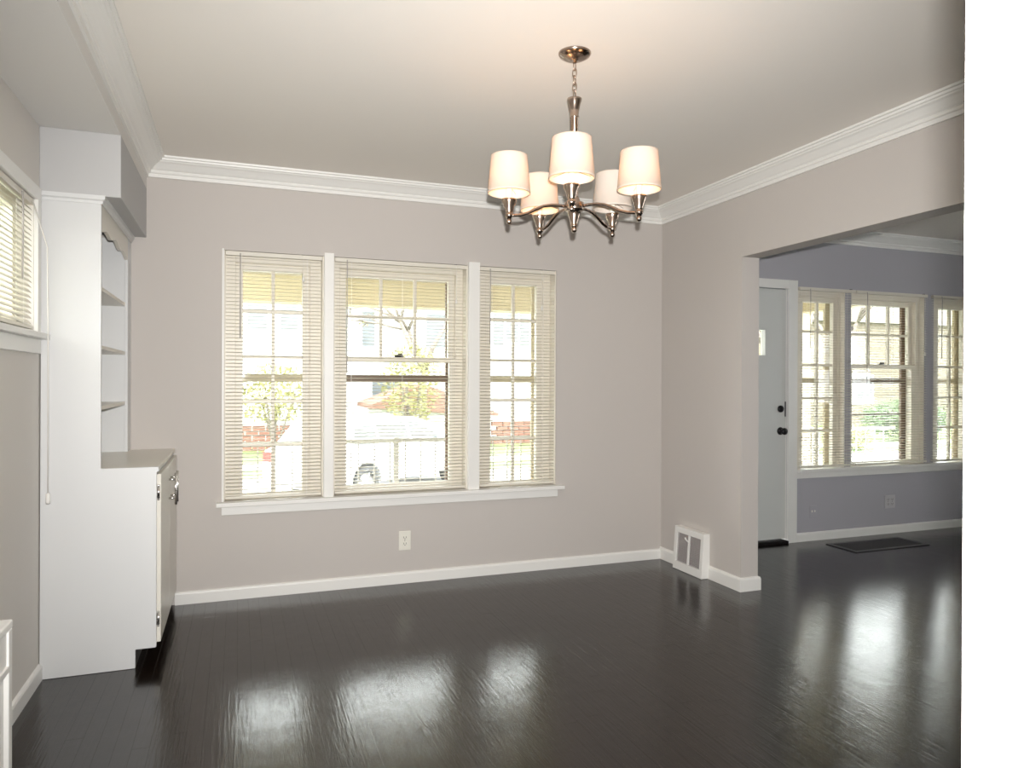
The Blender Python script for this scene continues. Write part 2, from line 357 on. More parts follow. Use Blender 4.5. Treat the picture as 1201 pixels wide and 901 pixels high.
# ------------------------------------------------------------------ windows
def ring(mb, x0, x1, z0, z1, X0, X1, Z0, Z1, y0, y1):
    mb.box(X0, x0, y0, y1, Z0, Z1).box(x1, X1, y0, y1, Z0, Z1).box(x0, x1, y0, y1, z1, Z1).box(x0, x1, y0, y1, Z0, z0); return mb
def window(n, q, Y0, yg, center, label, storm, stormz, extra=None):
    ox0, ox1, gx0, gx1 = q
    r_ = root('window_%d' % n, ((ox0 + ox1) / 2, Y0, WZ0), label, 'window', kind='structure')
    sw = 0.042
    fr = MB(); ring(fr, gx0 - sw, gx1 + sw, GZ0 - 0.02, GZ1 + sw, ox0 + .001, ox1 - .001, WZ0 + .001, WZ1 - .001, yg - 0.035, yg + 0.06)
    fr.box(ox0 + .001, ox0 + .009, Y0 + 0.003, yg - 0.035, WZ0 + .001, WZ1 - .001).box(ox1 - .009, ox1 - .001, Y0 + 0.003, yg - 0.035, WZ0 + .001, WZ1 - .001)
    fr.build('frame', SASHM, r_, 0.002)
    def panes(par, x0, x1, z0, z1, xs, zs, y):
        xx = [x0] + xs + [x1]; zz = [z0] + zs + [z1]
        for xm in xs: MB().box(xm - 0.010, xm + 0.010, y - 0.014, y + 0.014, z0, z1).build('muntin', SASHM, par, 0.003)
        for zm in zs: MB().box(x0, x1, y - 0.012, y + 0.012, zm - 0.010, zm + 0.010).build('muntin', SASHM, par, 0.003)
        for a, c in zip(xx, xx[1:]):
            for p, s_ in zip(zz, zz[1:]): MB().box(a, c, y - 0.002, y + 0.002, p, s_).build('pane', GLASS, par)
    if center:
        zm0, zm1 = 1.404, 1.438
        s1 = MB(); ring(s1, gx0, gx1, zm1, GZ1, gx0 - sw, gx1 + sw, zm0, GZ1 + sw, yg - 0.0, yg + 0.034)
        s1 = s1.build('upper_sash', SASHM, r_, 0.002)
        w3 = (gx1 - gx0) / 3; panes(s1, gx0, gx1, zm1, GZ1, [gx0 + w3, gx0 + 2 * w3], [1.695], yg + 0.017)
        s2 = MB(); ring(s2, gx0, gx1, GZ0 + 0.02, zm0, gx0 - sw, gx1 + sw, GZ0 - 0.02, zm1 - 0.002, yg - 0.034, yg - 0.001)
        s2 = s2.build('lower_sash', SASHM, r_, 0.002)
        panes(s2, gx0, gx1, GZ0 + 0.02, zm0, [], [], yg - 0.017)
        cx = (gx0 + gx1) / 2
        MB().box(cx - 0.03, cx + 0.03, yg - 0.03, yg - 0.005, zm1 - 0.002, zm1 + 0.010).box(cx - 0.008, cx + 0.02, yg - 0.036, yg - 0.012, zm1 + 0.008, zm1 + 0.022).build('sash_lock', BLACKM, s2, 0.002)
    else:
        s1 = MB(); ring(s1, gx0, gx1, GZ0, GZ1, gx0 - sw, gx1 + sw, GZ0 - 0.02, GZ1 + sw, yg - 0.02, yg + 0.02)
        s1 = s1.build('sash', SASHM, r_, 0.002)
        panes(s1, gx0, gx1, GZ0, GZ1, [(gx0 + gx1) / 2 + (0.0 if n < 4 else 0.0)], [0.888, 1.154, 1.426, 1.703], yg)
    st = MB(); ys = yg + 0.085; hm = 0.028
    ring(st, gx0 - 0.008, gx1 + 0.004, GZ0 - 0.01, GZ1 + 0.006, ox0 + .001, ox1 - .001, WZ0 + .001, WZ1 - .001, ys - 0.012, ys + 0.012)
    st.box(gx0 - 0.008, gx1 + 0.004, ys - 0.014, ys + 0.014, stormz - 0.022, stormz + 0.022)
    if extra: st.box(gx0 - 0.008, gx1 + 0.004, ys - 0.01, ys + 0.01, extra - 0.008, extra + 0.008)
    so = st.build('storm_frame', storm, r_, 0.001)
    MB().box(gx0 - 0.008, gx1 + 0.004, ys - 0.002, ys + 0.002, GZ0 - 0.01, stormz - 0.022).build('pane', GLASS, so)
    MB().box(gx0 - 0.008, gx1 + 0.004, ys - 0.002, ys + 0.002, stormz + 0.022, GZ1 + 0.006).build('pane', GLASS, so)
    return r_
names = ['narrow ten-pane dining room window at the end near the bookcase', 'wide double-hung middle window of the dining room', 'narrow ten-pane dining room window at the end near the doorway']
for i, q in enumerate(WIN): window(i + 1, q, D, 4.66, i == 1, names[i], BRONZE if i == 1 else CREAMX, 1.297)
names = ['narrow ten-pane living room window beside the front door', 'wide double-hung middle window of the living room', 'narrow living room window cut off by the white jamb']
for i, q in enumerate(LWIN): window(i + 4, q, LY, 4.70, i == 1, names[i], BRONZE if i == 1 else CREAMX, 1.30, 1.005 if i == 1 else None)

def tr(n, mb, label, mt=TRIM, bevel=0.003): return struct(mb.build('trim_%d' % n, mt, bevel=bevel), label, 'trim')
tr(3, MB().box(-0.118, 2.085, D - 0.055, D + 0.10, 0.549, 0.574), 'white window stool under the dining room blinds')
tr(4, MB().box(-0.090, 2.048, D - 0.018, D, 0.497, 0.549), 'white apron board under the dining room window stool')
tr(5, MB().box(0.4865, 0.5445, D - 0.028, EXT, 0.574, 2.060), 'white mullion post between first and middle dining windows')
tr(6, MB().box(1.4045, 1.4805, D - 0.028, EXT, 0.574, 2.062), 'white mullion post between middle and last dining windows')
tr(7, MB().box(-0.090, -0.078, D - 0.012, D + 0.05, 0.574, 2.05), 'thin white edge trim of the dining windows')
tr(8, MB().box(4.19, 6.35, LY - 0.055, LY + 0.06, 0.560, 0.585), 'shaded window stool under the living room blinds')
tr(9, MB().box(4.19, 6.30, LY - 0.018, LY, 0.510, 0.560), 'shaded apron under the living room windows')
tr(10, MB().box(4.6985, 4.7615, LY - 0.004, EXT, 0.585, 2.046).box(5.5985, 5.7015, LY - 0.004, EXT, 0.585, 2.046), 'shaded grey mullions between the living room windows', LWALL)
r_ = root('window_8', (XE, 2.1, 0.95), 'unseen side window added to bring daylight into the living room', 'window', kind='structure')  # unseen window, added to let more daylight into the living room
b = MB().box(XE + 0.05, XE + 0.10, 1.601, 1.66, 0.951, 1.999).box(XE + 0.05, XE + 0.10, 2.54, 2.599, 0.951, 1.999).box(XE + 0.05, XE + 0.10, 1.66, 2.54, 0.951, 1.01).box(XE + 0.05, XE + 0.10, 1.66, 2.54, 1.94, 1.999).box(XE + 0.05, XE + 0.10, 1.66, 2.54, 1.46, 1.50)
s_ = b.build('sash', SASHM, r_)
for p, q in ((1.01, 1.46), (1.50, 1.94)): MB().box(XE + 0.073, XE + 0.077, 1.66, 2.54, p, q).build('pane', GLASS, s_)
# front door casing and door
tr(11, MB().box(4.10, 4.190, LY - 0.02, LY, 0, 2.10).box(3.09, 3.18, LY - 0.02, LY, 0, 2.10).box(3.18, 4.10, LY - 0.02, LY, 2.03, 2.10).box(4.0985, 4.112, LY, EXT, 0, 2.03), 'white casing around the front door')
dr = root('door_1', (3.64, LY + 0.03, 0), 'pale grey green flush front door with small glass light', 'door', kind='structure')
b = MB(); lites = [(3.37, 3.45, 1.497, 1.697), (3.59, 3.67, 1.497, 1.697), (3.80, 3.888, 1.497, 1.697)]
holed_wall(b, 3.183, 4.097, 0.035, 2.026, lites, lambda a, c, p, q: b.box(a, c, LY + 0.012, LY + 0.057, p, q))
b.build('leaf', DOORP, dr)
for l_ in lites:
    f_ = ring(MB(), *l_, l_[0] - 0.014, l_[1] + 0.014, l_[2] - 0.014, l_[3] + 0.014, LY + 0.004, LY + 0.014).build('lite_frame', DOORP, dr, 0.002)
    MB().box(l_[0], l_[1], LY + 0.03, LY + 0.035, l_[2], l_[3]).build('pane', GLASS, f_)
b = MB(); b.lathe([(0.031, 0), (0.031, 0.006), (0.012, 0.010), (0.011, 0.03), (0.024, 0.036), (0.028, 0.048), (0.026, 0.058), (0.014, 0.064), (0.001, 0.065)], n=20)
def yface(o, x, y, z):  # turn a +Z lathe to face -Y at a world point
    o.matrix_parent_inverse = Matrix(); o.parent = None
    o.matrix_world = Matrix.Translation((x, y, z)) @ Matrix.Rotation(R(90), 4, 'X')
k = b.build('knob', BLACKM); k.matrix_basis = Matrix.Translation((4.045, LY + 0.012, 0.895)) @ Matrix.Rotation(R(90), 4, 'X'); adopt(k, dr)
b = MB(); b.lathe([(0.028, 0), (0.028, 0.010), (0.022, 0.018), (0.001, 0.018)], n=20).box(-0.005, 0.005, -0.016, 0.016, 0.016, 0.030)
k = b.build('deadbolt', BLACKM); k.matrix_basis = Matrix.Translation((4.045, LY + 0.012, 1.072)) @ Matrix.Rotation(R(90), 4, 'X'); adopt(k, dr)
MB().box(4.089, 4.098, LY + 0.008, LY + 0.013, 1.01, 1.13).build('latch_plate', BLACKM, dr)
tr(12, MB().box(3.18, 4.10, LY - 0.03, EXT, 0.0, 0.022), 'dark worn threshold under the front door', mat('dark_threshold', (0.012, 0.010, 0.010), 0.9, spec=0.1, bump=0.6, bscale=30))
# left alcove window
def left_window():
    y0, y1, z0, z1 = LW
    r_ = root('window_7', (XL, (y0 + y1) / 2, z0), 'short high window in the alcove wall beside the bookcase', 'window', kind='structure')
    mb = MB()
    def bx(ya, yb, xa, xb, za, zb): mb.box(xa, xb, ya, yb, za, zb)
    g0, g1, h0, h1 = y0 + 0.06, y1 - 0.06, z0 + 0.05, z1 - 0.05
    for a in ((y0 + .001, g0, z0 + .001, z1 - .001), (g1, y1 - .001, z0 + .001, z1 - .001), (g0, g1, z0 + .001, h0), (g0, g1, h1, z1 - .001)): bx(a[0], a[1], XL - 0.11, XL - 0.06, a[2], a[3])
    s_ = mb.build('sash', SASHM, r_, 0.002)
    MB().box(XL - 0.10, XL - 0.07, (g0 + g1) / 2 - 0.012, (g0 + g1) / 2 + 0.012, h0, h1).build('muntin', SASHM, s_)
    for a, c in ((g0, (g0 + g1) / 2), ((g0 + g1) / 2, g1)): MB().box(XL - 0.087, XL - 0.083, a, c, h0, h1).build('pane', GLASS, s_)
left_window()
y0, y1, z0, z1 = LW
b = MB().box(XL, XL + 0.016, y0 - 0.06, y1 + 0.052, z1, z1 + 0.055).box(XL, XL + 0.016, y1, y1 + 0.052, z0, z1).box(XL, XL + 0.016, y0 - 0.06, y0, z0, z1)
tr(13, b, 'white casing around the alcove window')
tr(14, MB().box(XL - 0.06, XL + 0.045, y0 - 0.09, y1 + 0.072, z0 - 0.024, z0), 'white stool of the alcove window')
tr(15, MB().box(XL, XL + 0.016, y0 - 0.06, y1 + 0.052, z0 - 0.085, z0 - 0.024), 'white apron below the alcove window stool')

# ------------------------------------------------------------------ blinds
SLW = 0.0245
def slat_mesh(L_):
    prof = []
    for k in range(5):
        t = -1 + k * 0.5; prof.append((t * SLW / 2, 0.0016 * (1 - t * t)))
    poly = prof + [(a, c - 0.0005) for a, c in reversed(prof)]
    bb_ = MB().prism(poly, 0, -L_ / 2, L_ / 2); me = bb_.mesh('slat'); me.materials.append(SLAT); return me
def blind(loc, L_, zt, zb, label, wand_x, wand_len, cord_x, cord_len, rz=0.0, tilt=7.0, pitch=0.0213, group='white mini blinds', bracket=True):
    """local frame: X along the rail, -Y towards the room, Z up; loc is the middle of the rail's foot"""
    r_ = root('window_blind', (0, 0, 0), label, 'blind', group)
    h = zt - zb
    MB().box(-L_ / 2, L_ / 2, -0.0135, 0.0135, h - 0.025, h).build('headrail', SLAT, r_, 0.002)
    n = int((h - 0.025 - 0.024) / pitch)
    me = slat_mesh(L_ - 0.006)
    for k in range(n):
        o = bpy.data.objects.new('slat', me); C.objects.link(o); adopt(o, r_)
        o.location = (random.uniform(-1, 1) * 0.001, 0, h - 0.025 - 0.014 - k * pitch)
        o.rotation_euler = (R(tilt + random.uniform(-1.2, 1.2)), random.uniform(-1, 1) * 0.0008, 0)
    zl = h - 0.025 - 0.014 - (n - 1) * pitch - 0.021
    MB().box(-L_ / 2 + 0.002, L_ / 2 - 0.002, -0.0125, 0.0125, zl - 0.009, zl + 0.007).build('bottom_rail', SLAT, r_, 0.003)
    for f in (-0.34, 0.34) if L_ < 0.7 else (-0.38, 0.0, 0.38):
        for yy in (-0.0128, 0.0128):
            MB().box(f * L_ - 0.0007, f * L_ + 0.0007, yy - 0.0006, yy + 0.0006, zl, h - 0.02).build('ladder_cord', CORD, r_)
    wx = wand_x
    MB().tube([(wx, -0.019, h - 0.012), (wx, -0.022, h - 0.05), (wx, -0.020, h - 0.05 - wand_len)], 0.0032, 6).build('wand', WAND, r_)
    c_ = MB().tube([(cord_x, -0.015, h - 0.012), (cord_x + 0.002, -0.019, h - 0.06), (cord_x, -0.018, h - cord_len)], 0.0012, 5).build('lift_cord', CORD, r_)
    MB().lathe([(0.003, 0), (0.007, -0.004), (0.008, -0.028), (0.005, -0.034)], (cord_x, -0.018, h - cord_len), 10).build('tassel', CORD, c_)
    MB().box(cord_x - 0.009, cord_x + 0.009, -0.008, 0.006, h - 0.002, h + 0.005).build('mounting_clip', BLACKM, r_)
    if bracket:
        for s_ in (-1, 1):
            MB().box(s_ * L_ / 2 - 0.014, s_ * L_ / 2 + 0.014, -0.016, 0.0135, h - 0.026, h + 0.004).build('bracket', SLAT, r_, 0.001)
    r_.location = loc; r_.rotation_euler = (0, 0, rz)
    return r_
YB = D + 0.012
def dining_blind(q, label, wx, wl, cx, cl):
    x0, x1 = q[0] + 0.011, q[1] - 0.011; c = (x0 + x1) / 2
    blind((c, YB, 0.574), x1 - x0, 2.040, 0.574, label, wx - c, wl, cx - c, cl, bracket=False)
dining_blind(WIN[0], 'white mini blind over the narrow dining window nearest the bookcase', 0.010, 0.46, 0.365, 0.13)
dining_blind(WIN[1], 'wide white mini blind over the middle dining window', 0.626, 0.66, 1.325, 0.22)
dining_blind(WIN[2], 'white mini blind over the narrow dining window nearest the living room opening', 1.558, 0.46, 1.93, 0.24)
def living_blind(x0, x1, label, wx, wl, cx, cl):
    c = (x0 + x1) / 2
    blind((c, LY - 0.018, 0.586), x1 - x0, 2.050, 0.586, label, wx - c, wl, cx - c, cl, bracket=False)
living_blind(4.200, 4.785, 'mini blind over the narrow living room window beside the front door', 4.30, 0.44, 4.74, 0.3)
living_blind(4.792, 5.598, 'wide mini blind over the middle living room window', 4.90, 0.72, 5.56, 0.5)
living_blind(5.665, 6.270, 'mini blind in shade over the living room window next to the white jamb', 5.76, 0.5, 6.2, 0.3)
bl = blind((XL - 0.012, (LW[0] + LW[1]) / 2, LW[2] + 0.001), LW[1] - LW[0] - 0.02, LW[3] - 0.003, LW[2] + 0.001, 'white mini blind in the high alcove window beside the bookcase', 0.4, 0.3, -0.54, 0.3, rz=R(90), tilt=50, bracket=False)
# (rz=90: local -Y faces +X, local X runs along +Y)
hz = LW[3] - LW[2] - 0.004
cdl = MB().tube([(0.565, -0.016, hz - 0.012), (0.552, -0.070, hz - 0.20), (0.548, -0.074, hz - 0.5), (0.548, -0.074, -0.66)], 0.0022, 5)
cdl.tube([(0.570, -0.016, hz - 0.012), (0.559, -0.070, hz - 0.20), (0.556, -0.074, hz - 0.5), (0.556, -0.074, -0.67)], 0.0022, 5)
co = cdl.build('pull_cord', CORD); co.parent = bl
MB().lathe([(0.003, 0), (0.008, -0.005), (0.009, -0.04), (0.006, -0.045)], (0.556, -0.074, -0.66), 10).build('tassel', CORD, None).parent = co

# ------------------------------------------------------------------ built-in bookcase and base cabinet
bc = root('built_in_bookcase', (-0.56, 4.06, 0), 'tall white built-in bookcase over a two-door base cabinet under the soffit', 'bookcase')
XB = -0.561; XF = -0.345; CT = 0.893
poly = [(-0.790, 0.001), (-0.425, 0.001), (-0.425, 0.084), (XF, 0.084), (XF + 0.004, 0.088), (XF + 0.004, CT - 0.022), (XF + 0.012, CT - 0.020), (XF + 0.012, CT), (XB, CT), (XB, 2.083), (-0.785, 2.083)]
MB().prism(poly, 1, YC, YC + 0.02).build('side_panel', CAB, bc, 0.0015)
poly2 = [(-0.790, CT - 0.019), (XB - 0.016, CT - 0.019), (XB - 0.016, 2.05), (-0.790, 2.05)]
MB().prism(poly2, 1, 4.425, 4.445).build('end_panel', CAB, bc)
MB().box(-0.790, -0.782, YC + 0.02, 4.528, CT, 2.06).build('back_panel', CAB, bc)
MB().box(-0.785, XF + 0.012, YC + 0.0205, 4.528, CT - 0.018, CT).build('countertop', CABW, bc, 0.003)
for z in (1.165, 1.437, 1.700):
    MB().box(-0.785, XB - 0.012, YC + 0.02, 4.425, z - 0.018, z).build('shelf', CABW, bc, 0.002)
MB().box(XB - 0.016, XB, 4.405, 4.528, CT, 2.083).build('face_stile', CAB, bc, 0.002)
wv = [(YC + 0.02, 2.083), (YC + 0.02, 1.945)]
for k in range(0, 49):
    t = k / 48; y = YC + 0.02 + t * (4.405 - YC - 0.02); e = abs(t - 0.5) * 2
    wv.append((y, 1.958 + 0.009 * math.cos(e * math.pi * 3) - 0.016 * e))
wv += [(4.405, 2.083)]
MB().prism(wv, 0, XB - 0.016, XB - 0.001).build('scalloped_valance', CABW, bc)
mo = [(0, 2.083), (0, 2.048), (0.006, 2.048), (0.008, 2.060), (0.016, 2.066), (0.018, 2.083)]
pth = [Vector((-0.782, YC)), Vector((XB, YC)), Vector((XB, 4.528))]
vs_, fs_ = [], []
for i, p in enumerate(pth):
    nn = [Vector((0, -1)), Vector((1, -1)), Vector((1, 0))][i]
    for o_, z in mo: vs_.append((p.x + nn.x * o_, p.y + nn.y * o_, z))
for i in range(2):
    for k in range(6): k2 = (k + 1) % 6; fs_.append((i * 6 + k, i * 6 + k2, (i + 1) * 6 + k2, (i + 1) * 6 + k))
fs_ += [tuple(range(6)), tuple(range(17, 11, -1))]
MB().add(vs_, fs_).build('top_moulding', CAB, bc)
MB().box(-0.44, -0.425, YC + 0.02, 4.528, 0.001, 0.084).build('toe_kick', mat('dark_toe_board', (0.05, 0.045, 0.042), 0.6), bc)
b = MB().box(XF - 0.018, XF, YC + 0.02, YC + 0.05, 0.084, CT - 0.018).box(XF - 0.018, XF, 4.49, 4.528, 0.084, CT - 0.018).box(XF - 0.018, XF, YC + 0.05, 4.49, 0.084, 0.12).box(XF - 0.018, XF, YC + 0.05, 4.49, 0.84, CT - 0.018).box(XF - 0.018, XF, 4.04, 4.075, 0.12, 0.84)
b.box(-0.785, XF - 0.018, YC + 0.02, 4.528, 0.084, 0.10).build('face_frame', CAB, bc)
for a, c, hy, sgn in ((YC + 0.030, 4.052, 4.005, -1), (4.060, 4.512, 4.107, 1)):
    d_ = MB().box(XF + 0.001, XF + 0.020, a, c, 0.098, 0.858).build('door', CABW, bc, 0.003)
    hb = MB().tube([(XF + 0.052, hy, 0.655), (XF + 0.052, hy, 0.815)], 0.006, 10)
    for z in (0.688, 0.782): hb.tube([(XF + 0.018, hy, z), (XF + 0.052, hy, z)], 0.005, 8)
    hb.build('handle', CHROME, d_)
    for z in (0.205, 0.775):
        yy = a if sgn < 0 else c
        hg = MB().tube([(XF + 0.010, yy + sgn * 0.006, z - 0.026), (XF + 0.010, yy + sgn * 0.006, z + 0.026)], 0.0055, 8)
        hg.box(XF + 0.003, XF + 0.006, yy + sgn * 0.026, yy, z - 0.022, z + 0.022).sphere((XF + 0.010, yy + sgn * 0.006, z + 0.031), 0.005, 8, 6).sphere((XF + 0.010, yy + sgn * 0.006, z - 0.031), 0.005, 8, 6)
        hg.build('hinge', CHROME, d_)

# low white cabinet at the alcove wall
rc = root('radiator_cover', (-0.67, 1.4, 0), 'low white boxed cover with a ledge against the alcove wall', 'radiator cover')
X1, Y1, ZT = -0.543, 2.20, 0.663
MB().box(XL + 0.002, X1, 0.40, Y1, ZT - 0.022, ZT).build('top_board', TRIM, rc, 0.004)
MB().box(XL + 0.016, X1 - 0.001, Y1 - 0.030, Y1 - 0.001, 0.001, ZT - 0.022).build('side_panel', TRIM, rc, 0.002)
MB().box(X1 - 0.022, X1 - 0.006, 0.40, Y1 - 0.030, 0.552, ZT - 0.022).build('frieze_board', TRIM, rc, 0.002)
MB().prism([(X1 - 0.022, 0.552), (X1, 0.552), (X1, 0.538), (X1 - 0.010, 0.522), (X1 - 0.022, 0.522)], 1, 0.40, Y1 - 0.030).build('ledge_moulding', TRIM, rc, 0.001)
MB().box(X1 - 0.026, X1 - 0.012, 0.40, Y1 - 0.030, 0.001, 0.522).build('front_panel', TRIM, rc, 0.002)

# ------------------------------------------------------------------ baseboard register
rg = root('baseboard_register', (2.85, 4.11, 0), 'white boxed heat register with grey grille at foot of dividing wall', 'heat register')
Ya, Yb, zt_ = 3.945, 4.275, 0.292
def sx(z): return 2.812 + 0.020 * z / zt_      # slanted front face
def slab(mb, ya, yb, za, zb, t0, t1):
    vs = []
    for t in (t0, t1):
        for (y, z) in ((ya, za), (yb, za), (yb, zb), (ya, zb)): vs.append((sx(z) + t, y, z))
    mb.add(vs, [(0, 1, 2, 3), (7, 6, 5, 4), (0, 4, 5, 1), (1, 5, 6, 2), (2, 6, 7, 3), (3, 7, 4, 0)]); return mb
f_ = MB(); pl = [(Yb - 0.030, 4.118), (4.102, Ya + 0.030)]
slab(f_, Ya, Yb, 0.001, 0.055, 0, 0.02); slab(f_, Ya, Yb, 0.252, zt_, 0, 0.02)
slab(f_, Ya, Ya + 0.03, 0.055, 0.252, 0, 0.02); slab(f_, Yb - 0.03, Yb, 0.055, 0.252, 0, 0.02)
f_.prism([(sx(0) + 0.018, 0.001), (XR - 0.0005, 0.001), (XR - 0.0005, zt_), (sx(zt_) + 0.018, zt_)], 1, Ya, Ya + 0.004)
f_.prism([(sx(0) + 0.018, 0.001), (XR - 0.0005, 0.001), (XR - 0.0005, zt_), (sx(zt_) + 0.018, zt_)], 1, Yb - 0.004, Yb)
f_.prism([(sx(zt_) + 0.018, zt_ - 0.004), (XR - 0.0005, zt_ - 0.004), (XR - 0.0005, zt_), (sx(zt_) + 0.018, zt_)], 1, Ya, Yb)
f_.build('casing', TRIM, rg, 0.003)
slab(MB(), 4.102, 4.118, 0.055, 0.252, 0.002, 0.016).build('center_bar', TRIM, rg, 0.002)
slab(MB(), Ya + 0.02, Yb - 0.02, 0.045, 0.262, 0.026, 0.030).build('dark_backing', mat('register_backing', (0.10, 0.09, 0.09), 0.8), rg)
for a, c in ((4.118, Yb - 0.03), (Ya + 0.03, 4.102)):
    gm = MB()
    for k in range(17):
        z = 0.060 + k * 0.0116; slab(gm, a, c, z, z + 0.0052, 0.008, 0.013)
    for k in range(1, 7):
        y = a + (c - a) * k / 7; slab(gm, y - 0.0018, y + 0.0018, 0.055, 0.252, 0.010, 0.016)
    o = gm.build('grille', GRILLE, rg); o['kind'] = 'stuff'
MB().tube([(sx(0.2) + 0.004, 4.112, 0.205), (sx(0.22) - 0.012, 4.118, 0.222), (sx(0.24) - 0.016, 4.128, 0.236)], [0.005, 0.005, 0.006], 8).build('lever', TRIM, rg)

# floor grille in the living room
fg = root('floor_grille', (4.74, 4.32, 0), 'dark metal floor grille set into the boards below living room windows', 'floor vent')
b = MB().box(4.36, 5.12, 4.17, 4.20, 0.0005, 0.006).box(4.36, 5.12, 4.44, 4.47, 0.0005, 0.006).box(4.36, 4.39, 4.20, 4.44, 0.0005, 0.006).box(5.09, 5.12, 4.20, 4.44, 0.0005, 0.006)
b.build('border', VENTB, fg)
MB().box(4.39, 5.09, 4.20, 4.44, 0.0004, 0.001).build('dark_backing', DARK, fg)
b = MB()
for k in range(30): b.box(4.395 + k * 0.0236, 4.405 + k * 0.0236, 4.20, 4.44, 0.001, 0.005)
o = b.build('louvers', VENTB, fg); o['kind'] = 'stuff'

# ------------------------------------------------------------------ outlets
def outlet(name, x, y, z, wd, ht, label, gang=1, PLATE=PLATE):
    r_ = root(name, (x, y, z), label, 'outlet')
    MB().box(x - wd / 2, x + wd / 2, y - 0.006, y, z - ht / 2, z + ht / 2).build('cover_plate', PLATE, r_, 0.003)
    for g in range(gang):
        gx = x + (g - (gang - 1) / 2) * 0.046
        for s_ in (-1, 1):
            zc = z + s_ * 0.0195
            rc_ = MB().box(gx - 0.017, gx + 0.017, y - 0.0085, y - 0.0055, zc - 0.014, zc + 0.014).build('receptacle', PLATE, r_, 0.002)
            MB().box(gx - 0.009, gx - 0.006, y - 0.0092, y - 0.008, zc - 0.003, zc + 0.008).box(gx + 0.006, gx + 0.009, y - 0.0092, y - 0.008, zc - 0.003, zc + 0.008).box(gx - 0.003, gx + 0.003, y - 0.0092, y - 0.008, zc - 0.010, zc - 0.005).build('slot', SLOT, rc_)
        MB().lathe([(0.003, 0), (0.003, 0.001)], (gx, 0, 0), 8).build('screw', SLOT, r_).matrix_parent_inverse = Matrix.Translation(-Vector((x, y, z))) @ Matrix.Translation((0, y - 0.006, z)) @ Matrix.Translation((0, 0, 0)) @ Matrix.Translation((gx, 0, 0)) @ Matrix.Rotation(R(90), 4, 'X') @ Matrix.Translation((-gx, 0, 0))
    return r_
outlet('wall_outlet', 0.991, D, 0.269, 0.076, 0.122, 'ivory duplex outlet below the dining room windows')
outlet('wall_outlet', 5.20, LY, 0.27, 0.116, 0.112, 'double grey outlet in the shaded living room wall', 2, mat('grey_plate', (0.52, 0.51, 0.52), 0.4))
cj = root('cable_jack', (4.37, LY, 0.235), 'small painted-over jack on living room wall beside the double outlet', 'wall jack')
MB().box(4.335, 4.405, LY - 0.004, LY, 0.185, 0.285).build('cover_plate', LWALL, cj, 0.002)
for dx in (-0.014, 0.014): MB().box(4.37 + dx - 0.005, 4.37 + dx + 0.005, LY - 0.008, LY - 0.003, 0.230, 0.245).build('jack', PLATE, cj)

# ------------------------------------------------------------------ chandelier
CX, CY = 1.193, 2.489
ch = root('chandelier', (CX, CY, CZ), 'brushed nickel five-arm chandelier with white drum shades hanging from the ceiling', 'chandelier')
def at(mb, name, mt, parent=ch, **k): return mb.build(name, mt, parent, **k)
at(MB().lathe([(0.062, CZ), (0.062, CZ - 0.004), (0.058, CZ - 0.010), (0.040, CZ - 0.020), (0.018, CZ - 0.026), (0.009, CZ - 0.028), (0.008, CZ - 0.036), (0.001, CZ - 0.037)], (CX, CY, 0), 40), 'canopy', NICKEL)
ztop, zbot = CZ - 0.034, 2.362
nl = 5; ll = (ztop - zbot) / nl + 0.008
for k in range(nl):
    zc = ztop - (ztop - zbot) / nl * (k + 0.5); pts = []
    for j in range(16):
        a = 2 * math.pi * j / 16; u = 0.0085 * math.cos(a); v = (ll / 2) * math.sin(a)
        ang = R(35) + (k % 2) * math.pi / 2
        pts.append((CX + u * math.cos(ang), CY + u * math.sin(ang), zc + v))
    at(MB().tube(pts, 0.0019, 6, closed=True), 'chain_link', NICKEL)
at(MB().lathe([(0.0275, 2.357), (0.0275, 2.352), (0.022, 2.337), (0.018, 2.315), (0.0155, 2.293), (0.0175, 2.290), (0.0175, 2.284), (0.0150, 2.282), (0.0148, 2.000), (0.0150, 1.972)], (CX, CY, 0), 28), 'column', NICKEL)
at(MB().lathe([(0.0135, 1.985), (0.020, 1.980), (0.022, 1.968), (0.036, 1.962), (0.038, 1.955), (0.038, 1.938), (0.036, 1.932), (0.026, 1.928), (0.023, 1.915), (0.017, 1.895), (0.013, 1.882), (0.012, 1.878), (0.014, 1.876), (0.014, 1.871), (0.008, 1.868)], (CX, CY, 0), 28), 'hub', NICKEL)
at(MB().sphere((CX, CY, 1.860), 0.0115, 16, 10), 'finial', NICKEL)
RA = 0.252
base_ang = math.atan2(0 - CY, 0 - CX) + R(-2.0)    # front arm towards the viewer
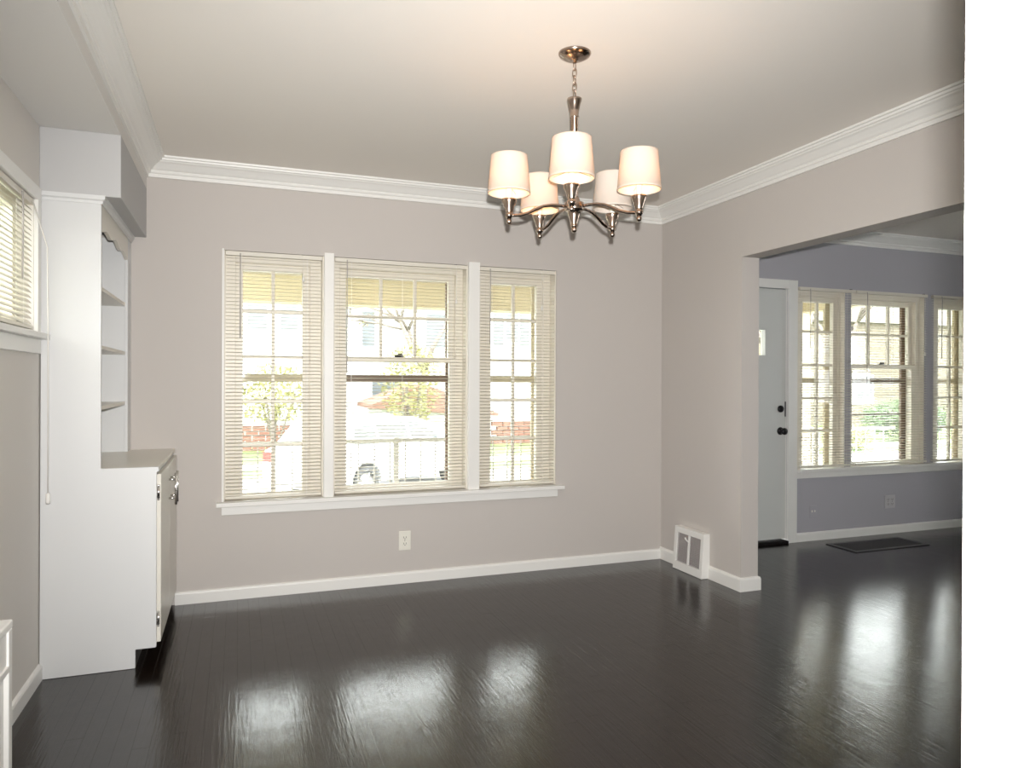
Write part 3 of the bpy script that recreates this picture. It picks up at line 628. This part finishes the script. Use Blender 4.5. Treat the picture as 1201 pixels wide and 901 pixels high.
for k in range(5):
    a = base_ang + k * 2 * math.pi / 5; ca, sa = math.cos(a), math.sin(a)
    def P(r, z): return (CX + r * ca, CY + r * sa, z)
    path = [P(0.030, 1.946), (P(0.060, 1.949)), P(0.090, 1.9485), P(0.120, 1.943), P(0.150, 1.930), P(0.180, 1.914), P(0.210, 1.9045), P(0.235, 1.902), P(RA, 1.902)]
    arm = at(MB().tube(path, 0.0076, 10, flat=0.8), 'arm', NICKEL)
    c = (CX + RA * ca, CY + RA * sa, 0)
    MB().lathe([(0.0285, 1.962), (0.0290, 1.958), (0.0255, 1.948), (0.0190, 1.932), (0.0145, 1.916), (0.0130, 1.908), (0.0150, 1.906), (0.0150, 1.897), (0.010, 1.894), (0.009, 1.888)], c, 24).build('cup', NICKEL, arm)
    MB().sphere((c[0], c[1], 1.879), 0.0105, 14, 10).build('finial', NICKEL, arm)
    MB().lathe([(0.011, 1.960), (0.011, 2.012), (0.009, 2.014)], c, 16).build('candle_sleeve', CANDLE, arm)
    lit = (k != 2) if False else True
    MB().lathe([(0.007, 2.013), (0.010, 2.022), (0.0175, 2.040), (0.0185, 2.052), (0.013, 2.072), (0.005, 2.090), (0.0005, 2.096)], c, 16).build('bulb', BULBON, arm)
    # drum shade: outer and inner skin with rolled hems
    zb, zt2, rb, rtp = 1.984, 2.124, 0.080, 0.068
    prof = [(rb - 0.0022, zb + 0.004), (rb - 0.0022, zb - 0.001), (rb + 0.0006, zb), (rb + 0.0006, zb + 0.007), (rb - 0.0006, zb + 0.008), (rtp + 0.0006, zt2 - 0.008), (rtp + 0.0010, zt2 - 0.007), (rtp + 0.0008, zt2), (rtp - 0.0012, zt2), (rtp - 0.0012, zt2 - 0.006), (rb - 0.0022, zb + 0.004)]
    sh = MB().lathe(prof, c, 48, cap=False).build('shade', SHADE, arm)
    # spider ring holding the shade
    sp = MB()
    for j in range(3):
        t = a + j * 2 * math.pi / 3; sp.tube([(c[0] + 0.010 * math.cos(t), c[1] + 0.010 * math.sin(t), 2.012), (c[0] + 0.0775 * math.cos(t), c[1] + 0.0775 * math.sin(t), 2.000)], 0.0010, 5)
    sp.build('shade_holder', NICKEL, arm)
CH_ARMS = [o for o in ch.children if o.name.split('.')[0] == 'arm']

# the bulb of the back arm over the doorway side is out
def arm_angle(o):
    s_ = [q for q in o.children if q.name.startswith('bulb')][0]; v = s_.data.vertices[0].co; return Vector((v.x - CX, v.y - CY))
best = max(CH_ARMS, key=lambda o: arm_angle(o).dot((rt.xy * 0.6 + fw.xy)))
for q in best.children:
    if q.name.startswith('bulb'): q.data.materials[0] = BULBOFF; q['label'] = 'unlit bulb'

# ------------------------------------------------------------------ outside
GZ = -0.95
LAWN = mat('lawn_green', (0.13, 0.175, 0.06), 0.9, var=0.4, vscale=2.0, bump=0.5, bscale=40)
CONC = mat('pale_concrete', (0.45, 0.44, 0.42), 0.9, var=0.06)
ASPH = mat('street_asphalt', (0.30, 0.30, 0.30), 0.9, var=0.08)
WHITES = mat('white_siding', (0.60, 0.60, 0.585), 0.7)
ROOFM = mat('grey_shingle', (0.22, 0.21, 0.20), 0.9, var=0.15, vscale=6)
ROOFR = mat('red_brown_shingle', (0.22, 0.12, 0.09), 0.9, var=0.15, vscale=6)
SHUT = mat('grey_shutter', (0.14, 0.155, 0.16), 0.6)
WPANE = mat('house_window_glass', (0.12, 0.135, 0.145), 0.15)
BRK = mat('red_brick', (0.24, 0.115, 0.085), 0.9, var=0.2, vscale=10)
LEAFY = mat('spring_yellow_leaf', (0.22, 0.21, 0.075), 0.7, var=0.25, vscale=3)
LEAFG = mat('hedge_green_leaf', (0.075, 0.115, 0.045), 0.7, var=0.3, vscale=3)
BARK = mat('bark', (0.16, 0.135, 0.115), 0.9, var=0.2, vscale=8)
CARP = mat('white_car_paint', (0.70, 0.70, 0.71), 0.25, coat=0.6)
CARG = mat('tinted_car_glass', (0.06, 0.07, 0.07), 0.08)
TYRE = mat('tyre_rubber', (0.05, 0.05, 0.05), 0.8)
ALLOY = mat('wheel_alloy', (0.6, 0.6, 0.6), 0.35, metal=0.8)
TAILR = mat('tail_lamp_red', (0.5, 0.04, 0.03), 0.2)
RAILM = mat('railing_cream_paint', (0.36, 0.34, 0.30), 0.5)

struct(MB().box(-60, 90, EXT, 120, GZ - 0.3, GZ).box(-60, -4.5, -20, EXT, GZ - 0.3, GZ).build('lawn', LAWN), 'front lawns along the street outside the windows', 'lawn')
struct(MB().box(-60, 90, 11.0, 17.5, GZ, GZ + 0.012).build('street', ASPH), 'pale street in front of the house', 'street')
struct(MB().box(-60, 90, 8.6, 9.8, GZ, GZ + 0.02).box(-60, 90, 19.3, 20.4, GZ, GZ + 0.02).build('sidewalk', CONC), 'concrete sidewalks along the street', 'sidewalk')
struct(MB().box(-1.6, 8.0, EXT, 7.2, GZ, -0.12).build('porch_floor', CONC), 'concrete porch slab outside the windows', 'porch')
struct(MB().box(-1.6, 6.5, EXT, 7.35, 2.40, 2.46).build('porch_ceiling', CREAMX), 'cream painted porch ceiling', 'ceiling')
struct(MB().box(-1.6, 6.5, 6.90, 7.12, 2.0, 2.40).box(6.32, 6.5, EXT, 6.90, 2.12, 2.40).build('porch_beam', CREAMX), 'cream painted beam along the porch edge', 'beam')
struct(MB().box(-1.8, 6.7, EXT - 0.1, 7.5, 2.46, 2.60).build('porch_roof', ROOFM), 'porch roof over the front windows', 'roof')
struct(MB().box(-1.55, -1.35, 6.9, 7.1, -0.12, 2.0).build('porch_column', CREAMX), 'cream porch column past the end of the railing', 'column')
struct(MB().box(6.32, 6.5, 6.92, 7.10, -0.12, 2.0).build('porch_column', CREAMX), 'cream porch column at the end of the porch roof', 'column')
struct(MB().box(3.05, 3.25, 6.9, 7.1, -0.12, 2.0).build('porch_column', CREAMX), 'cream porch column opposite the dividing wall', 'column')
struct(MB().box(-4.5, -0.93, -20, EXT, GZ - 0.3, GZ + 0.01).build('added_driveway', CONC), 'unseen pale concrete added beside the house to keep lawn green off the alcove blind', 'added_driveway')  # unseen pale ground, added so lawn green does not tint the alcove blind
rl = root('porch_railing', (3.0, 7.0, -0.12), 'thin metal railing with slender balusters along the porch edge', 'railing')
for x0, x1 in ((-1.35, 3.05), (3.25, 7.95)):
    MB().box(x0, x1, 6.98, 7.02, 0.69, 0.72).build('top_rail', RAILM, rl); MB().box(x0, x1, 6.985, 7.015, -0.03, -0.005).build('bottom_rail', RAILM, rl)
bme = MB().box(-0.006, 0.006, -0.006, 0.006, 0, 0.70).mesh('baluster'); bme.materials.append(RAILM)
xx = -1.2
while xx < 7.9:
    if abs(xx - 3.15) > 0.16 :
        o = bpy.data.objects.new('baluster', bme); C.objects.link(o); adopt(o, rl); o.location = (xx, 7.0, -0.01)
    xx += 0.152
for xx in (1.442, 4.9, 6.6): MB().box(xx - 0.025, xx + 0.025, 6.975, 7.025, -0.12, 0.735).build('post', RAILM, rl)

def brick_mat():
    M = mat('tan_brick', (0.26, 0.22, 0.16), 0.9); nt = M.node_tree; b = nt.nodes['Principled BSDF']
    g = nt.nodes.new('ShaderNodeNewGeometry'); mp = nt.nodes.new('ShaderNodeMapping'); mp.inputs['Rotation'].default_value = (R(90), 0, 0)
    t = nt.nodes.new('ShaderNodeTexBrick'); t.inputs['Scale'].default_value = 1.6; t.inputs['Mortar Size'].default_value = 0.03
    t.inputs['Color1'].default_value = (0.17, 0.14, 0.10, 1); t.inputs['Color2'].default_value = (0.13, 0.108, 0.08, 1); t.inputs['Mortar'].default_value = (0.22, 0.20, 0.165, 1)
    nt.links.new(g.outputs['Position'], mp.inputs[0]); nt.links.new(mp.outputs[0], t.inputs['Vector']); nt.links.new(t.outputs['Color'], b.inputs['Base Color']); return M
TANB = brick_mat()
ROOFT = mat('tan_shingle', (0.125, 0.11, 0.09), 0.95, var=0.3, vscale=5)
def house(x0, x1, y0, y1, h, roofh, wallm, roofm, label, wins, gable='x', shutters=False, z0=GZ):
    r_ = root('house', ((x0 + x1) / 2, (y0 + y1) / 2, z0), label, 'house', 'houses across the street')
    MB().box(x0, x1, y0, y1, z0, z0 + h).build('wall', wallm, r_)
    zt = z0 + h; e = 0.4
    if gable == 'x': poly = [(y0 - e, zt - 0.1), ((y0 + y1) / 2, zt + roofh), (y1 + e, zt - 0.1)]; MB().prism(poly, 0, x0 - e, x1 + e).build('roof', roofm, r_)
    else:
        poly = [(x0 - e, zt - 0.1), ((x0 + x1) / 2, zt + roofh), (x1 + e, zt - 0.1)]; MB().prism(poly, 1, y0 - e, y1 + e).build('roof', roofm, r_)
        MB().prism([(x0 + 0.3, zt), ((x0 + x1) / 2, zt + roofh - 0.45), (x1 - 0.3, zt)], 1, y0 - e - 0.03, y0 - e).build('gable_siding', wallm, r_)
    for (xa, xb, za, zb) in wins:
        f_ = ring(MB(), xa, xb, z0 + za, z0 + zb, xa - 0.1, xb + 0.1, z0 + za - 0.1, z0 + zb + 0.1, y0 - 0.06, y0).build('window_frame', WHITES, r_)
        MB().box(xa, xb, y0 - 0.03, y0 - 0.01, z0 + za, z0 + zb).build('pane', WPANE, f_)
        if shutters:
            for s_ in (xa - 0.5, xb + 0.12): MB().box(s_, s_ + 0.38, y0 - 0.05, y0, z0 + za - 0.1, z0 + zb + 0.1).build('shutter', SHUT, r_)
    return r_
house(-6.5, 3.4, 27, 36, 6.2, 2.6, WHITES, ROOFM, 'white two-storey house seen through the window by the bookcase', [(-3.5, -2.4, 3.8, 5.1), (0.3, 0.95, 4.0, 5.2), (1.4, 2.0, 4.0, 5.2), (-4, -2.5, 1.0, 2.5)])
house(4.0, 8.6, 29, 38, 5.6, 2.4, WHITES, ROOFM, 'white gabled house behind the parked car', [(4.6, 5.1, 3.6, 5.0), (7.2, 8.0, 3.6, 5.0), (5.0, 6.2, 1.0, 2.2)], 'y')
house(9.3, 18, 27, 36, 6.4, 2.6, WHITES, ROOFM, 'white house with grey shutters across the street', [(9.95, 10.45, 3.8, 5.9), (13, 14, 3.8, 5.6)], 'x', True)
house(27, 41, 30, 40, 5.6, 3.2, TANB, ROOFT, 'far tan brick house seen through the middle living room window', [(31, 32.4, 1.2, 2.6), (35, 36.4, 1.2, 2.6)])
# low brick walls / steps across the street
def brickwall(x0, x1, y, h, label):
    r_ = root('garden_wall', ((x0 + x1) / 2, y, GZ), label, 'garden wall', 'brick garden walls')
    me = MB().box(-0.19, 0.19, -0.1, 0.1, 0, 0.145).mesh('brick'); me.materials.append(BRK)
    nrow = int(h / 0.16)
    for r in range(nrow):
        x = x0 + (0.2 if r % 2 else 0)
        while x < x1:
            o = bpy.data.objects.new('brick', me); C.objects.link(o); adopt(o, r_); o.location = (x, y + random.uniform(-.01, .01), GZ + r * 0.16); x += 0.41
    MB().box(x0 - 0.2, x1 + 0.1, y - 0.12, y + 0.12, GZ + nrow * 0.16, GZ + nrow * 0.16 + 0.06).build('coping', CONC, r_)
brickwall(-0.2, 2.2, 24.5, 0.8, 'low red brick garden wall across the street from the bookcase window')
brickwall(8.7, 10.6, 24.5, 0.9, 'low red brick garden wall before the shuttered house')
# red roofed porch behind the car
gp = root('garage', (6.2, 25.6, GZ), 'low garage with red brown roof behind the parked car', 'garage')
MB().box(4.6, 8.3, 24.6, 27.2, GZ, GZ + 1.5).build('wall', WHITES, gp)
MB().prism([(4.2, GZ + 1.45), (6.0, GZ + 2.15), (8.7, GZ + 1.1), (8.7, GZ + 1.0), (4.2, GZ + 1.3)], 1, 24.3, 27.5).build('roof', ROOFR, gp)

def leaves(mb, c, rx, ry, rz, n, s_):
    for _ in range(n):
        while True:
            p = Vector((random.uniform(-1, 1), random.uniform(-1, 1), random.uniform(-1, 1)))
            if 0.35 < p.length < 1: break
        p = Vector((c[0] + p.x * rx, c[1] + p.y * ry, c[2] + p.z * rz))
        u = Vector((random.gauss(0, 1), random.gauss(0, 1), random.gauss(0, 1))).normalized(); v = u.orthogonal().normalized()
        k = s_ * random.uniform(0.6, 1.3)
        mb.add([p - u * k, p + v * k * 0.5 + Vector((0, 0, k * .1)), p + u * k, p - v * k * 0.5], [(0, 1, 2), (0, 2, 3)])
def bush(name, c, r3, n, s_, mt, label):
    r_ = root(name, (c[0], c[1], GZ), label, 'bush')
    mb = MB(); leaves(mb, c, *r3, n, s_); mb.build('foliage', mt, r_)
    st = MB()
    for j in range(5): st.tube([(c[0] + random.uniform(-.1, .1), c[1] + random.uniform(-.1, .1), GZ), (c[0] + random.uniform(-.5, .5) * r3[0], c[1] + random.uniform(-.5, .5) * r3[1], c[2])], 0.03, 5)
    st.build('stem', BARK, r_); return r_
bush('forsythia_bush', (1.0, 23.0, 0.9), (1.3, 1.0, 0.9), 900, 0.09, LEAFY, 'yellow flowering bush outside the window nearest the bookcase')
bush('forsythia_bush', (5.1, 22.5, 1.2), (1.0, 0.9, 1.4), 1100, 0.09, LEAFY, 'tall yellow flowering bush behind the white car')
bush('evergreen_shrub', (10.6, 23.5, -0.3), (0.5, 0.5, 0.75), 700, 0.08, LEAFG, 'small green shrub before the shuttered house')
bush('evergreen_shrub', (24.5, 21.0, -0.1), (2.2, 1.0, 0.8), 2200, 0.10, LEAFG, 'broad green shrub seen through the middle living room window')
bush('forsythia_bush', (19.0, 18.6, -0.55), (0.9, 0.6, 0.5), 700, 0.08, LEAFY, 'low yellow bush seen through the middle living room window')
def tree(c, h, label, n_leaf, mt):
    r_ = root('street_tree', (c[0], c[1], GZ), label, 'tree', 'street trees')
    tk = MB(); tips = []
    def br(p, d, l_, r, depth):
        q = p + d * l_; tk.tube([p, p + d * l_ * 0.5 + Vector((random.gauss(0, .05), random.gauss(0, .05), 0)) * l_, q], [r, r * .85, r * .65], 6)
        if depth == 0: tips.append(q); return
        for _ in range(3):
            nd = (d + Vector((random.gauss(0, .55), random.gauss(0, .55), random.gauss(0.1, .3)))).normalized(); br(q, nd, l_ * random.uniform(.6, .8), r * .6, depth - 1)
    br(Vector((c[0], c[1], GZ)), Vector((0, 0, 1)), h * 0.34, 0.16, 4)
    tk.build('trunk', BARK, r_)
    if n_leaf:
        mb = MB()
        for q in tips: leaves(mb, q, 0.5, 0.5, 0.4, n_leaf, 0.06)
        mb.build('foliage', mt, r_)
tree((5.9, 24.0), 7.5, 'bare branched street tree behind the white car', 4, LEAFY)
tree((24.5, 24.5), 9, 'budding street tree seen through the middle living room window', 14, LEAFY)
tree((17.5, 20.0), 7, 'budding street tree seen through the narrow window by the door', 12, LEAFY)

# white car
def car(cx, cy, ang):
    r_ = root('car', (0, 0, 0), 'white car parked on the street beyond the porch railing', 'car')
    L2 = 2.25
    side = [(-2.25, .38), (-2.28, .62), (-2.20, .92), (-1.98, 1.0), (-1.70, 1.40), (-1.40, 1.50), (0.20, 1.50), (0.55, 1.42), (1.15, 1.02), (2.00, .92), (2.24, .74), (2.26, .40)]
    def arch(xc): return [(xc + 0.40 * math.cos(t), 0.33 + 0.40 * math.sin(t)) for t in [math.pi * k / 10 for k in range(11)]]
    bot = [(2.10, .24)] + [(a, max(b_, .24)) for a, b_ in arch(1.40)] + [(a, max(b_, .24)) for a, b_ in arch(-1.35)] + [(-2.10, .24)]
    poly = side + bot
    vs, fs = [], []; n = len(poly)
    for sy in (-1, 1):
        for (x_, z_) in poly:
            wd = 0.88 if z_ < 1.0 else 0.88 - (z_ - 1.0) * 0.42
            vs.append((x_, sy * wd, z_))
    fs = [tuple(range(n)), tuple(range(2 * n - 1, n - 1, -1))] + [(i, (i + 1) % n, n + (i + 1) % n, n + i) for i in range(n)]
    MB().add(vs, fs).build('body', CARP, r_)
    def glass(pts, sy):
        vs = []
        for off in (0.004, 0.012):
            for (x_, z_) in pts: vs.append((x_, sy * (0.88 - max(0, z_ - 1.0) * 0.42 + off), z_))
        k = len(pts); MB().add(vs, [tuple(range(k)), tuple(range(2 * k - 1, k - 1, -1))] + [(i, (i + 1) % k, k + (i + 1) % k, k + i) for i in range(k)]).build('window_glass', CARG, r_)
    for sy in (-1, 1):
        glass([(-1.72, 1.05), (-1.52, 1.36), (-1.02, 1.40), (-1.02, 1.05)], sy); glass([(-0.95, 1.05), (-0.95, 1.41), (-0.10, 1.41), (-0.10, 1.05)], sy); glass([(-0.02, 1.05), (-0.02, 1.41), (0.30, 1.40), (0.92, 1.05)], sy)
        MB().sphere((0.80, sy * 0.98, 1.06), 0.11, 10, 8, 0.7).box(0.76, 0.84, sy * 0.86, sy * 0.96, 1.0, 1.05).build('mirror', CARP, r_)
        MB().box(-2.27, -2.15, sy * 0.60, sy * 0.87, 0.72, 0.90).build('tail_lamp', TAILR, r_)
        for wx in (1.40, -1.35):
            w_ = MB(); w_.lathe([(0.22, 0), (0.31, 0.0), (0.33, 0.03), (0.33, 0.17), (0.31, 0.20), (0.22, 0.20)], n=24, cap=False)
            h_ = MB(); h_.lathe([(0.22, 0.03), (0.22, 0.17)], n=24).lathe([(0.05, 0.17), (0.05, 0.185), (0.03, 0.19)], n=12)
            for j in range(5):
                t = 2 * math.pi * j / 5; h_.tube([(0.03 * math.cos(t), 0.03 * math.sin(t), 0.178), (0.21 * math.cos(t), 0.21 * math.sin(t), 0.172)], 0.025, 6)
            mw = Matrix.Translation((wx, sy * 0.68, 0.33)) @ Matrix.Rotation(R(-90 * sy), 4, 'X')
            wo = w_.build('wheel', TYRE, r_); wo.matrix_basis = mw
            ho = h_.build('wheel_rim', ALLOY); ho.parent = wo
    # windscreens
    MB().add([(0.24, -.62, 1.475), (0.24, .62, 1.475), (1.13, .80, 1.05), (1.13, -.80, 1.05), (0.22, -.62, 1.44), (0.22, .62, 1.44), (1.08, .8, 1.03), (1.08, -.8, 1.03)],
             [(0, 1, 2, 3), (7, 6, 5, 4), (0, 4, 5, 1), (1, 5, 6, 2), (2, 6, 7, 3), (3, 7, 4, 0)]).build('windscreen', CARG, r_)
    r_.location = (cx, cy, GZ + 0.014); r_.rotation_euler = (0, 0, ang)
car(2.75, 14.9, R(38))
